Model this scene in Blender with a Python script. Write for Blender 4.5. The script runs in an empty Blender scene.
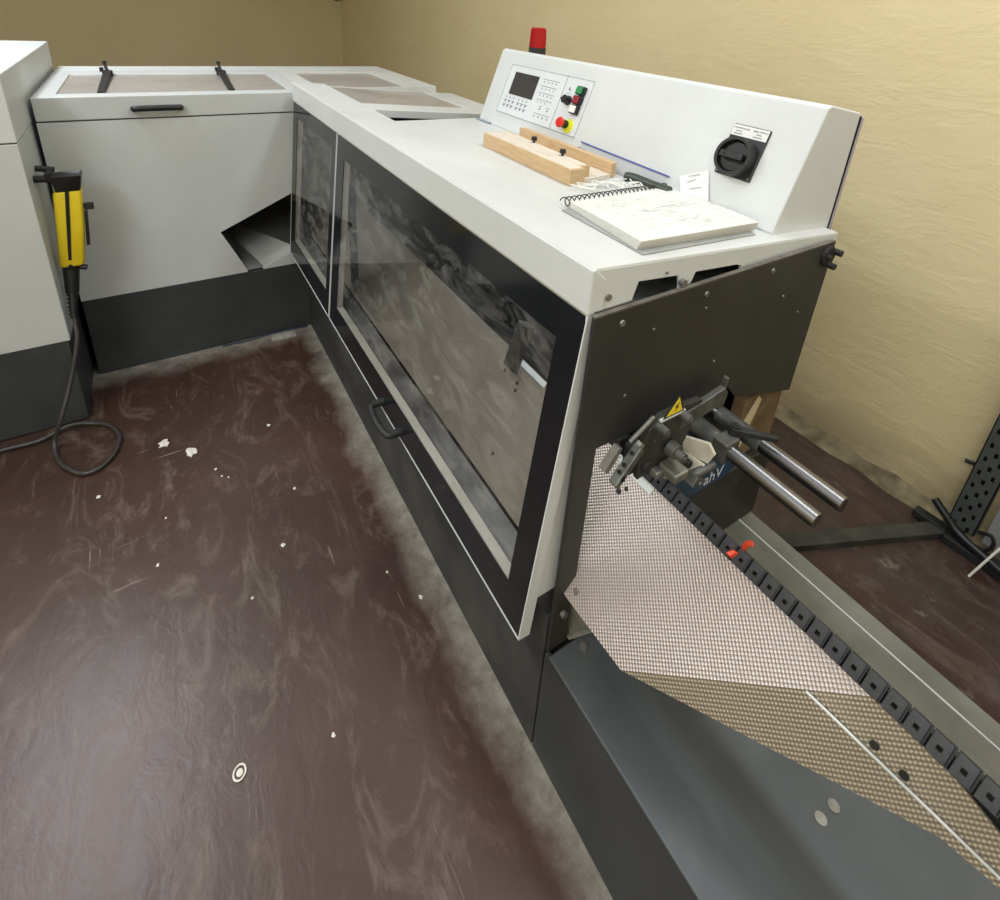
import bpy, bmesh, math, random
from mathutils import Vector, Matrix
random.seed(7)
S = bpy.context.scene
COL = S.collection
V = Vector

# ------------------------------------------------------------------ materials
def srgb(c):
    return tuple(((x/255)/12.92 if x/255 <= .04045 else ((x/255+.055)/1.055)**2.4) for x in c) + (1,)

def mat(name, c1, c2=None, rough=.5, metal=0, scale=6, detail=6, bump=0, bscale=60, lo=.35, hi=.7, spec=.5, rvar=0, stretch=None, emit=0, coat=0):
    m = bpy.data.materials.new(name); m.use_nodes = True
    nt = m.node_tree; N = nt.nodes; L = nt.links
    b = N['Principled BSDF']
    b.inputs['Roughness'].default_value = rough
    b.inputs['Metallic'].default_value = metal
    b.inputs['Specular IOR Level'].default_value = spec
    b.inputs['Coat Weight'].default_value = coat
    tc = N.new('ShaderNodeTexCoord'); mp = N.new('ShaderNodeMapping')
    L.new(tc.outputs['Object'], mp.inputs[0])
    if stretch: mp.inputs['Scale'].default_value = stretch
    n = N.new('ShaderNodeTexNoise'); n.inputs['Scale'].default_value = scale; n.inputs['Detail'].default_value = detail
    n.inputs['Roughness'].default_value = .6
    L.new(mp.outputs[0], n.inputs[0])
    r = N.new('ShaderNodeValToRGB')
    r.color_ramp.elements[0].position = lo; r.color_ramp.elements[0].color = srgb(c1)
    r.color_ramp.elements[1].position = hi; r.color_ramp.elements[1].color = srgb(c2 or c1)
    L.new(n.outputs[0], r.inputs[0]); L.new(r.outputs[0], b.inputs['Base Color'])
    if rvar:
        mr = N.new('ShaderNodeMapRange'); mr.inputs[3].default_value = max(0, rough-rvar); mr.inputs[4].default_value = min(1, rough+rvar)
        L.new(n.outputs[0], mr.inputs[0]); L.new(mr.outputs[0], b.inputs['Roughness'])
    if bump:
        n2 = N.new('ShaderNodeTexNoise'); n2.inputs['Scale'].default_value = bscale; n2.inputs['Detail'].default_value = 5
        L.new(mp.outputs[0], n2.inputs[0])
        bp = N.new('ShaderNodeBump'); bp.inputs['Strength'].default_value = bump; bp.inputs['Distance'].default_value = .01
        L.new(n2.outputs[0], bp.inputs['Height']); L.new(bp.outputs[0], b.inputs['Normal'])
    if emit:
        b.inputs['Emission Color'].default_value = srgb(c1); b.inputs['Emission Strength'].default_value = emit
    return m

class G:  # tiny node graph helper
    def __init__(s, m): s.nt = m.node_tree; s.N = s.nt.nodes; s.L = s.nt.links
    def n(s, t, **k):
        x = s.N.new(t)
        for a, b in k.items(): setattr(x, a, b)
        return x
    def l(s, a, b): s.L.new(a, b)
    def math(s, op, a, b=None, c=None, clamp=False):
        x = s.N.new('ShaderNodeMath'); x.operation = op; x.use_clamp = clamp
        for i, v in enumerate((a, b, c)):
            if v is None: continue
            if isinstance(v, (int, float)): x.inputs[i].default_value = v
            else: s.L.new(v, x.inputs[i])
        return x.outputs[0]
    def noise(s, vec, scale, detail=5, rough=.6, dist=0):
        x = s.N.new('ShaderNodeTexNoise'); x.inputs['Scale'].default_value = scale; x.inputs['Detail'].default_value = detail
        x.inputs['Roughness'].default_value = rough; x.inputs['Distortion'].default_value = dist
        if vec is not None: s.L.new(vec, x.inputs[0])
        return x.outputs[0]
    def ramp(s, f, pts):
        x = s.N.new('ShaderNodeValToRGB'); e = x.color_ramp.elements
        while len(e) < len(pts): e.new(.5)
        for i, (p, c) in enumerate(pts): e[i].position = p; e[i].color = c if len(c) == 4 else srgb(c)
        s.L.new(f, x.inputs[0]); return x.outputs[0]
    def mix(s, f, a, b):
        x = s.N.new('ShaderNodeMix'); x.data_type = 'RGBA'
        for i, v in ((0, f), (6, a), (7, b)):
            if isinstance(v, (int, float)): x.inputs[i].default_value = v
            elif isinstance(v, tuple): x.inputs[i].default_value = v
            else: s.L.new(v, x.inputs[i])
        return x.outputs[2]
    def mapping(s, vec, scale=(1,1,1), rot=(0,0,0), loc=(0,0,0)):
        x = s.N.new('ShaderNodeMapping'); x.inputs['Scale'].default_value = scale; x.inputs['Rotation'].default_value = rot; x.inputs['Location'].default_value = loc
        s.L.new(vec, x.inputs[0]); return x.outputs[0]

W1 = (0,0,0,1); W2 = (1,1,1,1)
WHITE = mat('white_lacquer', (209,213,214), (219,223,224), rough=.42, scale=3, bump=.04, bscale=400)
TOPW = mat('white_worktop', (196,198,196), (212,214,213), rough=.5, scale=2.5, bump=.03, bscale=300, lo=.3, hi=.6)
GREYW = mat('grey_white_lacquer', (196,200,200), (204,208,208), rough=.45, scale=3, bump=.04, bscale=400)
KICK = mat('anthracite_lacquer', (54,57,59), (66,69,70), rough=.5, scale=5, bump=.05, bscale=300)
KICKD = mat('dusty_anthracite_lacquer', (50,52,53), (92,92,89), rough=.55, scale=3.5, bump=.05, bscale=200, lo=.45, hi=.85)
PANEL = mat('black_end_plate', (43,42,40), (56,55,52), rough=.55, scale=4, bump=.04, bscale=200)
PEDGE = mat('worn_plate_edge', (92,86,82), (120,115,108), rough=.5, scale=30)
TABLE = mat('grey_sheet_table', (74,79,83), (98,102,104), rough=.52, scale=3.2, bump=.02, lo=.45, hi=.8, rvar=.1)
TABLEB = mat('worn_grey_table', (100,101,95), (126,126,118), rough=.5, scale=6, lo=.4, hi=.7)
BLACK = mat('black_plastic', (22,22,24), (32,32,34), rough=.4)
BLACKM = mat('matt_black_plastic', (28,28,29), (44,44,44), rough=.6, scale=20)
DARK = mat('dark_interior', (26,26,26), (44,43,41), rough=.7, scale=6)
INSIDE = mat('smudged_interior_metal', (58,58,56), (124,123,118), rough=.5, metal=.2, scale=7, lo=.35, hi=.7)
CHAIN = mat('chain_plastic', (34,35,40), (62,63,68), rough=.45, scale=30)
STEEL = mat('polished_steel', (128,128,130), (142,142,144), rough=.3, metal=1, scale=4)
STEELD = mat('dusty_steel', (120,120,116), (158,157,150), rough=.5, metal=.7, scale=20)
STEELM = mat('machined_steel', (82,82,80), (118,118,114), rough=.45, metal=.5, scale=30)
YEL = mat('yellow_plastic', (232,208,40), (220,190,30), rough=.38, scale=8)
YELD = mat('yellow_disc', (232,238,60), rough=.6)
RED = mat('red_lens', (196,22,34), (150,12,22), rough=.2)
REDB = mat('red_button', (215,40,35), rough=.35)
REDD = mat('dark_red_button', (140,35,40), rough=.35)
GREEN = mat('green_button', (45,140,80), rough=.35)
WBTN = mat('white_button', (235,235,232), rough=.4)
ORANGE = mat('orange_red_plastic', (225,80,50), (200,60,40), rough=.4)
KEYPLATE = mat('pale_blue_membrane', (216,222,226), (222,227,230), rough=.4)
LINEG = mat('grey_outline', (140,150,160), rough=.5)
SCREEN = mat('dark_display', (62,60,60), (72,69,68), rough=.3)
PRINT = mat('dark_print', (96,102,114), rough=.7)
WOOD = mat('pale_wood', (190,158,116), (212,184,144), rough=.6, scale=5, stretch=(3,30,30), lo=.3, hi=.7, bump=.05)
WOODT = mat('pale_wood_worn_top', (205,190,170), (232,224,212), rough=.6, scale=8, stretch=(2,20,20))
PAPER = mat('paper', (214,214,208), (226,226,221), rough=.8, scale=10)
COVER = mat('notebook_cover', (150,152,150), (170,170,168), rough=.6)
PENCIL = mat('pencil_marks', (158,159,160), (190,190,190), rough=.9)
STRING = mat('white_string', (236,236,230), rough=.8)
DGREEN = mat('dark_green_plastic', (50,60,52), (66,74,62), rough=.4)
BLUE = mat('blue_edge', (58,68,150), rough=.5)
YSIGN = mat('yellow_sign', (240,215,40), rough=.5)
BELT = mat('cream_belt', (196,190,170), (222,218,204), rough=.6, scale=15)
BLUEL = mat('blue_label', (24,62,98), (34,76,112), rough=.35)
WTXT = mat('white_lettering', (225,228,230), rough=.5)
DBOX = mat('black_wrapped_box', (40,40,38), (66,66,62), rough=.5, scale=14, lo=.4, hi=.9)
BROWN = mat('stained_cardboard', (92,72,50), (140,118,88), rough=.75, scale=9)
BROWNL = mat('pale_cardboard', (205,185,150), (220,205,175), rough=.7, scale=9)
SCRAP = mat('white_scrap', (205,200,190), (235,232,225), rough=.8, scale=60)
RACKM = mat('dark_green_grey_rack', (70,76,74), (84,90,88), rough=.5, scale=10)
RACKP = mat('light_grey_rack_sheet', (138,140,142), (150,152,154), rough=.5)
CABLE = mat('black_grey_cable', (50,48,47), (66,62,60), rough=.45, scale=30)
BLUEC = mat('blue_cable', (34,50,76), (44,62,90), rough=.4)
FRAMEB = mat('cream_frame', (172,170,156), (190,188,176), rough=.5)
LIDG = mat('dusty_tinted_lid_glass', (158,152,148), (182,177,172), rough=.25, scale=2.5, lo=.3, hi=.7)
BORDER = mat('black_glass_border', (22,24,28), (34,36,40), rough=.12, scale=4)
PLATEI = mat('inner_saddle_plate', (112,106,98), (146,140,131), rough=.38, metal=.35, scale=2.2, lo=.3, hi=.75)
CREAMC = mat('ceiling_paint', (225,222,210), rough=.8)
ADHES = mat('white_sticker', (200,206,206), (214,220,220), rough=.5)
TAPEC = mat('white_note', (238,238,238), rough=.8)
BLACKGAP = mat('black_gap', (10,10,10), rough=.9)
DUSTW = mat('pale_floor_plate', (140,138,130), (176,173,165), rough=.8, scale=40)

def glass_mat(name, tint, refl, smudge):
    m = bpy.data.materials.new(name); m.use_nodes = True; g = G(m)
    g.N.remove(g.N['Principled BSDF']); out = g.N['Material Output']
    tr = g.n('ShaderNodeBsdfTransparent'); tr.inputs[0].default_value = tint
    gl = g.n('ShaderNodeBsdfGlossy'); gl.inputs['Roughness'].default_value = .03
    gl.inputs[0].default_value = (.95,.97,1,1)
    fr = g.n('ShaderNodeFresnel'); ge = g.n('ShaderNodeNewGeometry'); g.l(g.math('SUBTRACT', 1.5, g.math('MULTIPLY', ge.outputs['Backfacing'], 1.5-1/1.5)), fr.inputs[0])
    mx = g.n('ShaderNodeMixShader')
    g.l(g.math('MULTIPLY', fr.outputs[0], refl, clamp=True), mx.inputs[0]); g.l(tr.outputs[0], mx.inputs[1]); g.l(gl.outputs[0], mx.inputs[2])
    tc = g.n('ShaderNodeTexCoord')
    v = g.mapping(tc.outputs['Object'], (2.0, 2, 4.6), (0, .6, 0))
    nz = g.noise(v, 3.6, 12, .72, 1.0)
    r = g.ramp(nz, [(.46, W1), (.66, W2)])
    df = g.n('ShaderNodeBsdfDiffuse'); df.inputs[0].default_value = (.55,.54,.52,1)
    m2 = g.n('ShaderNodeMixShader')
    g.l(g.math('MULTIPLY', r, smudge), m2.inputs[0]); g.l(mx.outputs[0], m2.inputs[1]); g.l(df.outputs[0], m2.inputs[2])
    g.l(m2.outputs[0], out.inputs[0])
    return m
GLASS = glass_mat('smudged_door_glass', (.86,.86,.86,1), 1.0, .2)
CLEAR = glass_mat('clear_plastic', (.93,.93,.95,1), 1, .06)

def floor_mat():
    m = mat('dark_red_painted_floor', (72,50,45)); g = G(m); b = g.N['Principled BSDF']
    tc = g.n('ShaderNodeTexCoord'); o = tc.outputs['Object']
    sep = g.n('ShaderNodeSeparateXYZ'); g.l(o, sep.inputs[0]); X, Y = sep.outputs[0], sep.outputs[1]
    base = g.ramp(g.noise(o, 1.6, 8, .62), [(.3, (54,36,31)), (.7, (75,53,46))])
    # dusty smears and scratches
    sm = g.ramp(g.noise(g.mapping(o, (1, 2.2, 1), (0,0,.7)), 3.2, 10, .72, 1.8), [(.52, W1), (.80, W2)])
    c = g.mix(g.math('MULTIPLY', sm, .6), base, srgb((138,124,114)))
    s3 = g.ramp(g.noise(g.mapping(o, (1,1,1), (0,0,0), (9,4,0)), 7, 12, .78, 1.2), [(.56, W1), (.74, W2)])
    c = g.mix(g.math('MULTIPLY', s3, .35), c, srgb((128,112,102)))
    sc = g.noise(g.mapping(o, (1.5, 26, 1), (0,0,1.1)), 3, 4, .5, .6)
    sc = g.ramp(sc, [(.66, W1), (.70, W2)])
    brk = g.ramp(g.noise(o, 4, 3), [(.55, W1), (.68, W2)])
    c = g.mix(g.math('MULTIPLY', g.math('MULTIPLY', sc, brk), .55), c, srgb((160,148,138)))
    sc2 = g.ramp(g.noise(g.mapping(o, (22, 1.4, 1), (0,0,.5)), 3, 4, .5, .9), [(.68, W1), (.71, W2)])
    brk2 = g.ramp(g.noise(g.mapping(o, (1,1,1), (0,0,0), (5,3,0)), 3.5, 3), [(.56, W1), (.7, W2)])
    c = g.mix(g.math('MULTIPLY', g.math('MULTIPLY', sc2, brk2), .5), c, srgb((165,152,142)))
    # pale dust swept against the plinths
    wob = g.math('MULTIPLY', g.math('SUBTRACT', g.noise(o, 5, 6), .5), .16)
    dy = g.math('ADD', g.math('MULTIPLY', g.math('ABSOLUTE', Y), 1), wob)
    d1 = g.math('SUBTRACT', 1, g.math('DIVIDE', dy, .10), clamp=True)
    xin = g.math('GREATER_THAN', X, -.02)
    d1 = g.math('MULTIPLY', d1, xin)
    dx = g.math('ADD', g.math('ABSOLUTE', X), wob)
    d2 = g.math('SUBTRACT', 1, g.math('DIVIDE', dx, .13), clamp=True)
    d2 = g.math('MULTIPLY', d2, g.math('LESS_THAN', Y, 0))
    d = g.math('MAXIMUM', d1, d2)
    tex = g.ramp(g.noise(o, 18, 10, .75), [(.3, (.25,.25,.25,1)), (.62, W2)])
    d = g.math('MULTIPLY', g.math('MULTIPLY', d, tex), 1.1, clamp=True)
    c = g.mix(d, c, srgb((150,146,136)))
    # grime and dark patches behind the machine near the wall
    gy = g.math('DIVIDE', g.math('SUBTRACT', Y, .55), .3, clamp=True)
    gr = g.math('MULTIPLY', gy, g.ramp(g.noise(o, 5, 8, .7), [(.36, W1), (.62, W2)]))
    c = g.mix(g.math('MULTIPLY', gr, .6), c, srgb((64,60,54)))
    gp = g.math('MULTIPLY', gy, g.ramp(g.noise(g.mapping(o, (1,1,1), (0,0,0), (2,7,0)), 9, 8, .7), [(.60, W1), (.72, W2)]))
    c = g.mix(g.math('MULTIPLY', gp, .7), c, srgb((150,144,130)))
    g.l(c, b.inputs['Base Color'])
    rr = g.math('ADD', g.math('MULTIPLY', sm, .18), .35)
    rr = g.math('ADD', rr, g.math('MULTIPLY', d, .5))
    rr = g.math('ADD', rr, g.math('MULTIPLY', gr, .2))
    g.l(rr, b.inputs['Roughness'])
    bp = g.n('ShaderNodeBump'); bp.inputs['Strength'].default_value = .16; bp.inputs['Distance'].default_value = .01
    h = g.math('ADD', g.noise(g.mapping(o, (1,1.6,1), (0,0,.6)), 9, 8, .6, .8), g.math('MULTIPLY', g.noise(o, 70, 3), .12))
    g.l(h, bp.inputs['Height']); g.l(bp.outputs[0], b.inputs['Normal'])
    return m

def wall_mat(name, c1, c2, fleck=True):
    m = mat(name, c1); g = G(m); b = g.N['Principled BSDF']
    tc = g.n('ShaderNodeTexCoord'); o = tc.outputs['Object']
    c = g.ramp(g.noise(o, 1.2, 6), [(.3, c1), (.7, c2)])
    st = g.mapping(o, (1.2, 1.2, 3.0), (0, .12, 0))
    n0 = g.noise(st, 3, 9, .68, .4)
    n1 = g.math('MULTIPLY', g.ramp(n0, [(.45, W1), (.62, W2)]), .7)
    chips = g.ramp(g.noise(g.mapping(o, (1.2,1.2,5)), 5, 9, .7), [(.67, W1), (.73, W2)])
    c = g.mix(g.math('MULTIPLY', chips, .22), c, srgb((150,132,92)))
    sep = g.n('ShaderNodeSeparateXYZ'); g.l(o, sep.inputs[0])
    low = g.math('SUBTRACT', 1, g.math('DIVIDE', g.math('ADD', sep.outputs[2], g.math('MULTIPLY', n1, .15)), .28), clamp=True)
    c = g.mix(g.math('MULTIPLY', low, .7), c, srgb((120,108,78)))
    g.l(c, b.inputs['Base Color']); b.inputs['Roughness'].default_value = .62
    bp = g.n('ShaderNodeBump'); bp.inputs['Strength'].default_value = .22; bp.inputs['Distance'].default_value = .008
    g.l(g.math('ADD', n1, g.math('MULTIPLY', g.noise(o, 60, 3), .08)), bp.inputs['Height']); g.l(bp.outputs[0], b.inputs['Normal'])
    return m

def perf_mat(name, c1, c2, ang):
    # dimpled / perforated sheet: pattern in sheet coordinates (x along machine, s up the slope)
    m = mat(name, c1, rough=.38, metal=.55); g = G(m); b = g.N['Principled BSDF']
    tc = g.n('ShaderNodeTexCoord'); o = tc.outputs['Object']
    v = g.mapping(o, (1,1,1), (-ang, 0, 0))
    sep = g.n('ShaderNodeSeparateXYZ'); g.l(v, sep.inputs[0])
    k = 2*math.pi/.0082
    sx = g.math('SINE', g.math('MULTIPLY', sep.outputs[0], k)); sy = g.math('SINE', g.math('MULTIPLY', sep.outputs[1], k))
    p = g.math('MULTIPLY', sx, sy)
    f = g.ramp(p, [(0.0, (.0,.0,.0,1)), (.5, W2)])
    big = g.noise(o, 3, 5)
    cc = g.ramp(big, [(.3, c1), (.7, c2)])
    c = g.mix(g.math('MULTIPLY', g.math('SUBTRACT', 1, f), .42), cc, srgb((110,98,93)))
    g.l(c, b.inputs['Base Color'])
    bp = g.n('ShaderNodeBump'); bp.inputs['Strength'].default_value = .5; bp.inputs['Distance'].default_value = .0015
    g.l(p, bp.inputs['Height']); g.l(bp.outputs[0], b.inputs['Normal'])
    return m
FLOOR = floor_mat()
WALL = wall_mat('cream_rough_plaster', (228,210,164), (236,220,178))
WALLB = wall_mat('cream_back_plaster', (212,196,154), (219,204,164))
MORTAR = mat('rough_mortar', (96,86,64), (150,138,108), rough=.85, scale=12, bump=.6, bscale=40)
ANG = math.atan2(1.26, 1)
PERF = perf_mat('dimpled_steel_sheet', (196,186,181), (212,203,198), ANG)
PERF2 = perf_mat('dimpled_steel_fold_reflection', (186,178,160), (198,190,172), ANG)  # same steel; the fold's different reflection is put into a duller beige

# ------------------------------------------------------------------ mesh helpers
def empty(name, loc, label, cat, group=None):
    o = bpy.data.objects.new(name, None); COL.objects.link(o); o.location = loc; o.empty_display_size = .05
    o['label'] = label; o['category'] = cat
    if group: o['group'] = group
    return o
def tag(o, label, cat, group=None):
    o['label'] = label; o['category'] = cat
    if group: o['group'] = group
    return o

def world_loc(o):
    p = V((0,0,0))
    while o: p += o.location; o = o.parent
    return p

class MB:
    def __init__(s): s.v = []; s.f = []; s.m = []; s.cm = 0
    def slot(s, i): s.cm = i; return s
    def add(s, vs, fs):
        k = len(s.v); s.v += [tuple(v) for v in vs]
        for f in fs: s.f.append([k+i for i in f]); s.m.append(s.cm)
        return s
    def box(s, x0, x1, y0, y1, z0, z1):
        return s.add([(x,y,z) for x in (x0,x1) for y in (y0,y1) for z in (z0,z1)],
                     [(0,1,3,2),(4,6,7,5),(0,4,5,1),(2,3,7,6),(0,2,6,4),(1,5,7,3)])
    def hexa(s, b, t):  # two quads bottom, top
        return s.add(list(b)+list(t), [(3,2,1,0),(4,5,6,7)]+[(i,(i+1)%4,4+(i+1)%4,4+i) for i in range(4)])
    def prism(s, pts, vec):  # polygon extruded along vec
        n = len(pts); vec = V(vec)
        return s.add([V(p) for p in pts]+[V(p)+vec for p in pts],
                     [tuple(range(n))[::-1], tuple(range(n, 2*n))]+[(i,(i+1)%n,n+(i+1)%n,n+i) for i in range(n)])
    def cyl(s, a, b, r, r2=None, n=20, caps=True):
        a, b = V(a), V(b); d = (b-a).normalized(); r2 = r if r2 is None else r2
        u = d.orthogonal().normalized(); w = d.cross(u)
        ring = lambda c, q: [c+q*(math.cos(t)*u+math.sin(t)*w) for t in [2*math.pi*i/n for i in range(n)]]
        fs = [(i,(i+1)%n,n+(i+1)%n,n+i) for i in range(n)]
        if caps: fs += [tuple(range(n))[::-1], tuple(range(n,2*n))]
        return s.add(ring(a,r)+ring(b,r2), fs)
    def tube(s, pts, r, n=8, smooth=3, closed=False):
        P = [V(p) for p in pts]
        if smooth > 1:
            Q = []; m = len(P)
            for i in range(m-1):
                p0, p1, p2, p3 = P[max(i-1,0)], P[i], P[i+1], P[min(i+2,m-1)]
                for j in range(smooth):
                    t = j/smooth
                    Q.append(.5*((2*p1)+(-p0+p2)*t+(2*p0-5*p1+4*p2-p3)*t*t+(-p0+3*p1-3*p2+p3)*t**3))
            Q.append(P[-1]); P = Q
        u = None; vs = []
        for i, p in enumerate(P):
            d = (P[min(i+1,len(P)-1)]-P[max(i-1,0)]).normalized()
            if u is None: u = d.orthogonal().normalized()
            else: u = (u-d*u.dot(d)).normalized()
            w = d.cross(u)
            vs += [p+r*(math.cos(t)*u+math.sin(t)*w) for t in [2*math.pi*k/n for k in range(n)]]
        fs = [(i*n+k, i*n+(k+1)%n, (i+1)*n+(k+1)%n, (i+1)*n+k) for i in range(len(P)-1) for k in range(n)]
        fs += [tuple(range(n))[::-1], tuple(range((len(P)-1)*n, len(P)*n))]
        return s.add(vs, fs)
    def build(s, name, mats, parent=None, bevel=0, smooth=False, label=None, seg=2, base=None):
        if not isinstance(mats, (list, tuple)): mats = [mats]
        if parent is not None: off = world_loc(parent)
        elif base is not None: off = V(base)
        else: off = V((0,0,0))
        me = bpy.data.meshes.new(name); me.from_pydata([tuple(V(v)-off) for v in s.v], [], s.f)
        for m in mats: me.materials.append(m)
        me.polygons.foreach_set('material_index', s.m)
        bm = bmesh.new(); bm.from_mesh(me); bmesh.ops.recalc_face_normals(bm, faces=bm.faces); bm.to_mesh(me); bm.free()
        if smooth:
            me.polygons.foreach_set('use_smooth', [True]*len(me.polygons))
            try: me.set_sharp_from_angle(angle=math.radians(40))
            except Exception: pass
        o = bpy.data.objects.new(name, me); COL.objects.link(o)
        if parent is not None: o.parent = parent
        else: o.location = off
        if bevel:
            b = o.modifiers.new('bevel', 'BEVEL'); b.width = bevel; b.segments = seg; b.limit_method = 'ANGLE'; b.angle_limit = math.radians(35)
        if label: o['label'] = label
        return o

def build_each(mb, name, mats, parent, **k):
    # one object per connected piece
    n = len(mb.v); par = list(range(n))
    def find(a):
        while par[a] != a: par[a] = par[par[a]]; a = par[a]
        return a
    for f in mb.f:
        for i in f[1:]: par[find(i)] = find(f[0])
    groups = {}
    for f, m in zip(mb.f, mb.m): groups.setdefault(find(f[0]), []).append((f, m))
    for g in groups.values():
        q = MB(); idx = {}
        for f, m in g:
            for i in f:
                if i not in idx: idx[i] = len(q.v); q.v.append(mb.v[i])
            q.f.append([idx[i] for i in f]); q.m.append(m)
        q.build(name, mats, parent, **k)

def struct(o): o['kind'] = 'structure'; return o

def text_mesh(name, body, size, mtx, material, parent, extrude=.0003, align='LEFT'):
    cu = bpy.data.curves.new(name, 'FONT'); cu.body = body; cu.size = size; cu.extrude = extrude; cu.align_x = align
    t = bpy.data.objects.new(name, cu); COL.objects.link(t)
    bpy.context.view_layer.update()
    me = bpy.data.meshes.new_from_object(t); bpy.data.objects.remove(t)
    me.transform(mtx); me.transform(Matrix.Translation(-world_loc(parent)))
    me.materials.clear(); me.materials.append(material)
    o = bpy.data.objects.new(name, me); COL.objects.link(o); o.parent = parent
    return o
def frame(o, x, y, z):
    m = Matrix((tuple(x), tuple(y), tuple(z))).transposed().to_4x4(); m.translation = V(o); return m

def zt(y): return 1.2555-.088*y    # the slightly falling worktop

# ------------------------------------------------------------------ setting
struct(MB().box(-4.9, 5.0, -3.6, 1.75, -.1, 0).build('floor', FLOOR))
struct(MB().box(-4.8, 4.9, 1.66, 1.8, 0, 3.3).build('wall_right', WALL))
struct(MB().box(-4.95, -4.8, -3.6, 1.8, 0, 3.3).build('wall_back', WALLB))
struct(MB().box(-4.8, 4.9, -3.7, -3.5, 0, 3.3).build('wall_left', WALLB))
struct(MB().box(4.9, 5.0, -3.6, 1.8, 0, 3.3).build('wall_front', WALLB))
struct(MB().box(-4.9, 5.0, -3.7, 1.8, 3.3, 3.4).build('ceiling', CREAMC))
# mortar fillet along the foot of the right wall, uneven
mb = MB(); n = 90; vs = []; random.seed(3)
for i in range(n+1):
    x = -4.8+9.7*i/n; a = .055+random.uniform(-.014,.014); h = .04+random.uniform(-.012,.014)
    vs += [(x,1.66-a,0),(x,1.66-a*.45,h*.45),(x,1.661,h)]
mb.add(vs, [(3*i+k,3*i+k+1,3*i+k+4,3*i+k+3) for i in range(n) for k in (0,1)])
struct(mb.build('trim_1', MORTAR, smooth=True))

# ------------------------------------------------------------------ main machine
M = empty('stitching_machine', (1.0, .4, 0), 'long white and dark grey stitching machine with black-framed glass doors and a raised control console', 'machine')
# plinth panels
for x0, x1 in ((0.0,.658),(.661,2.034)):
    MB().box(x0, x1, 0, .02, 0.004, .455).build('plinth_panel', KICKD, M, bevel=.002)
MB().box(.02, 2.03, .022, .74, .01, .352).build('chassis', DARK, M)
MB().box(0.0, 2.0, .745, .765, .01, 1.165).build('rear_panel', DARK, M, bevel=.001)
MB().box(0.002, .02, .02, .745, .356, 1.12).build('inner_end_wall', INSIDE, M)
MB().box(.02, 1.78, .60, .62, .356, 1.17).build('inner_back_wall', DARK, M)
# worktop with slanted left end + rim strip in front
def slab(poly, th, d=0): return [(x,y,zt(y)+d) for x,y in poly], (0,0,-th)
mb = MB(); p, v = slab([(.66,.0),(2.03,.0),(2.03,.748),(.66,.748),(.695,.60),(.85,.146),(.66,.146)], .022)
mb.prism(p, v).build('worktop', TOPW, M, bevel=.0025)
mb = MB(); p, v = slab([(-.012,.0),(.659,.0),(.659,.146),(-.012,.146)], .022)
mb.prism(p, v).build('rim_strip', TOPW, M, bevel=.0025)
mb = MB(); mb.box(.0,.9,.148,.158,1.10,zt(.15)-.016); mb.box(.0,.7,.76,.775,1.08,1.125); mb.slot(1).box(.0,.9,.16,.76,1.10,1.11).slot(0)  # tray floor coloured dark to stand in for the shaded gap under the lid
mb.build('tray', [GREYW, DARK], M)
# sloped lid with tinted window standing left of the worktop
zl = lambda y: 1.2386-.08*y
def ringslab(mb, ox0, ox1, oy0, oy1, ix0, ix1, iy0, iy1, zf, th):
    O = [(ox0,oy0),(ox1,oy0),(ox1,oy1),(ox0,oy1)]; I = [(ix0,iy0),(ix1,iy0),(ix1,iy1),(ix0,iy1)]
    vs = [(x,y,zf(y)) for x,y in O+I]+[(x,y,zf(y)-th) for x,y in O+I]
    fs = []
    for i in range(4):
        j = (i+1)%4
        fs += [(i,j,4+j,4+i),(8+j,8+i,12+i,12+j),(i,8+i,8+j,j),(4+i,4+j,12+j,12+i)]
    return mb.add(vs, fs)
lid = ringslab(MB(), -.074, .545, .150, .835, -.070, .402, .175, .66, zl, .030).build('sloping_lid', TOPW, M, bevel=.002)
MB().prism([(x,y,zl(y)-.004) for x,y in ((-.070,.175),(.402,.175),(.402,.66),(-.070,.66))], (0,0,-.006)).build('lid_window', LIDG, lid)
# front cover (two lengths)
for x0, x1 in ((-.012,.6625),(.6655,2.032)):
    MB().prism([(x0,-.002,1.172),(x0,-.002,zt(0)-.003),(x0,.004,zt(0)),(x0,.03,zt(0)-.024),(x0,.03,1.172)], (x1-x0,0,0)).build('front_cover', WHITE, M, bevel=.003)
# end cap (white sheet with cut-outs), right end
ez = lambda y: zt(y)-.004
cap = [(.0,1.13),(0,ez(0)),(.122,ez(.122)),(.748,ez(.748)),(.748,1.13),(.40,1.13),(.39,1.181),(.372,1.186),(.251,1.197),(.243,1.176),(.232,1.174),(.228,1.160),(.214,1.160),(.212,1.178),(.206,1.200),(.104,1.211),(.092,1.170),(.088,1.13)]
MB().prism([(2.026,y,z) for y,z in cap], (.005,0,0)).build('end_cap', WHITE, M)
mb = MB(); mb.box(2.031,2.034,.012,.10,1.176,1.178); mb.cyl((2.030,.037,1.198),(2.035,.037,1.198),.006)
mb.cyl((2.030,.17,1.213),(2.034,.17,1.213),.0025); mb.cyl((2.030,.215,1.185),(2.040,.215,1.185),.007)
build_each(mb, 'end_cap_screw', STEELD, M)
MB().box(1.85,2.02,.10,.40,1.14,1.15).build('inner_bracket', STEELM, M)
# side frame of the door opening
mb = MB(); mb.prism([(2.010,.004,1.170),(2.010,.040,1.170),(2.010,.040,.53),(2.010,-.034,.53)], (.018,0,0))
mb.build('door_post', WHITE, M, bevel=.001)
MB().prism([(2.010,-.036,.528),(2.010,.040,.528),(2.010,.040,.456),(2.010,-.0,.456)], (.018,0,0)).build('post_foot', KICKD, M)
MB().box(.655,.69,.03,.05,.45,1.17).build('door_post', KICK, M)
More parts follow.
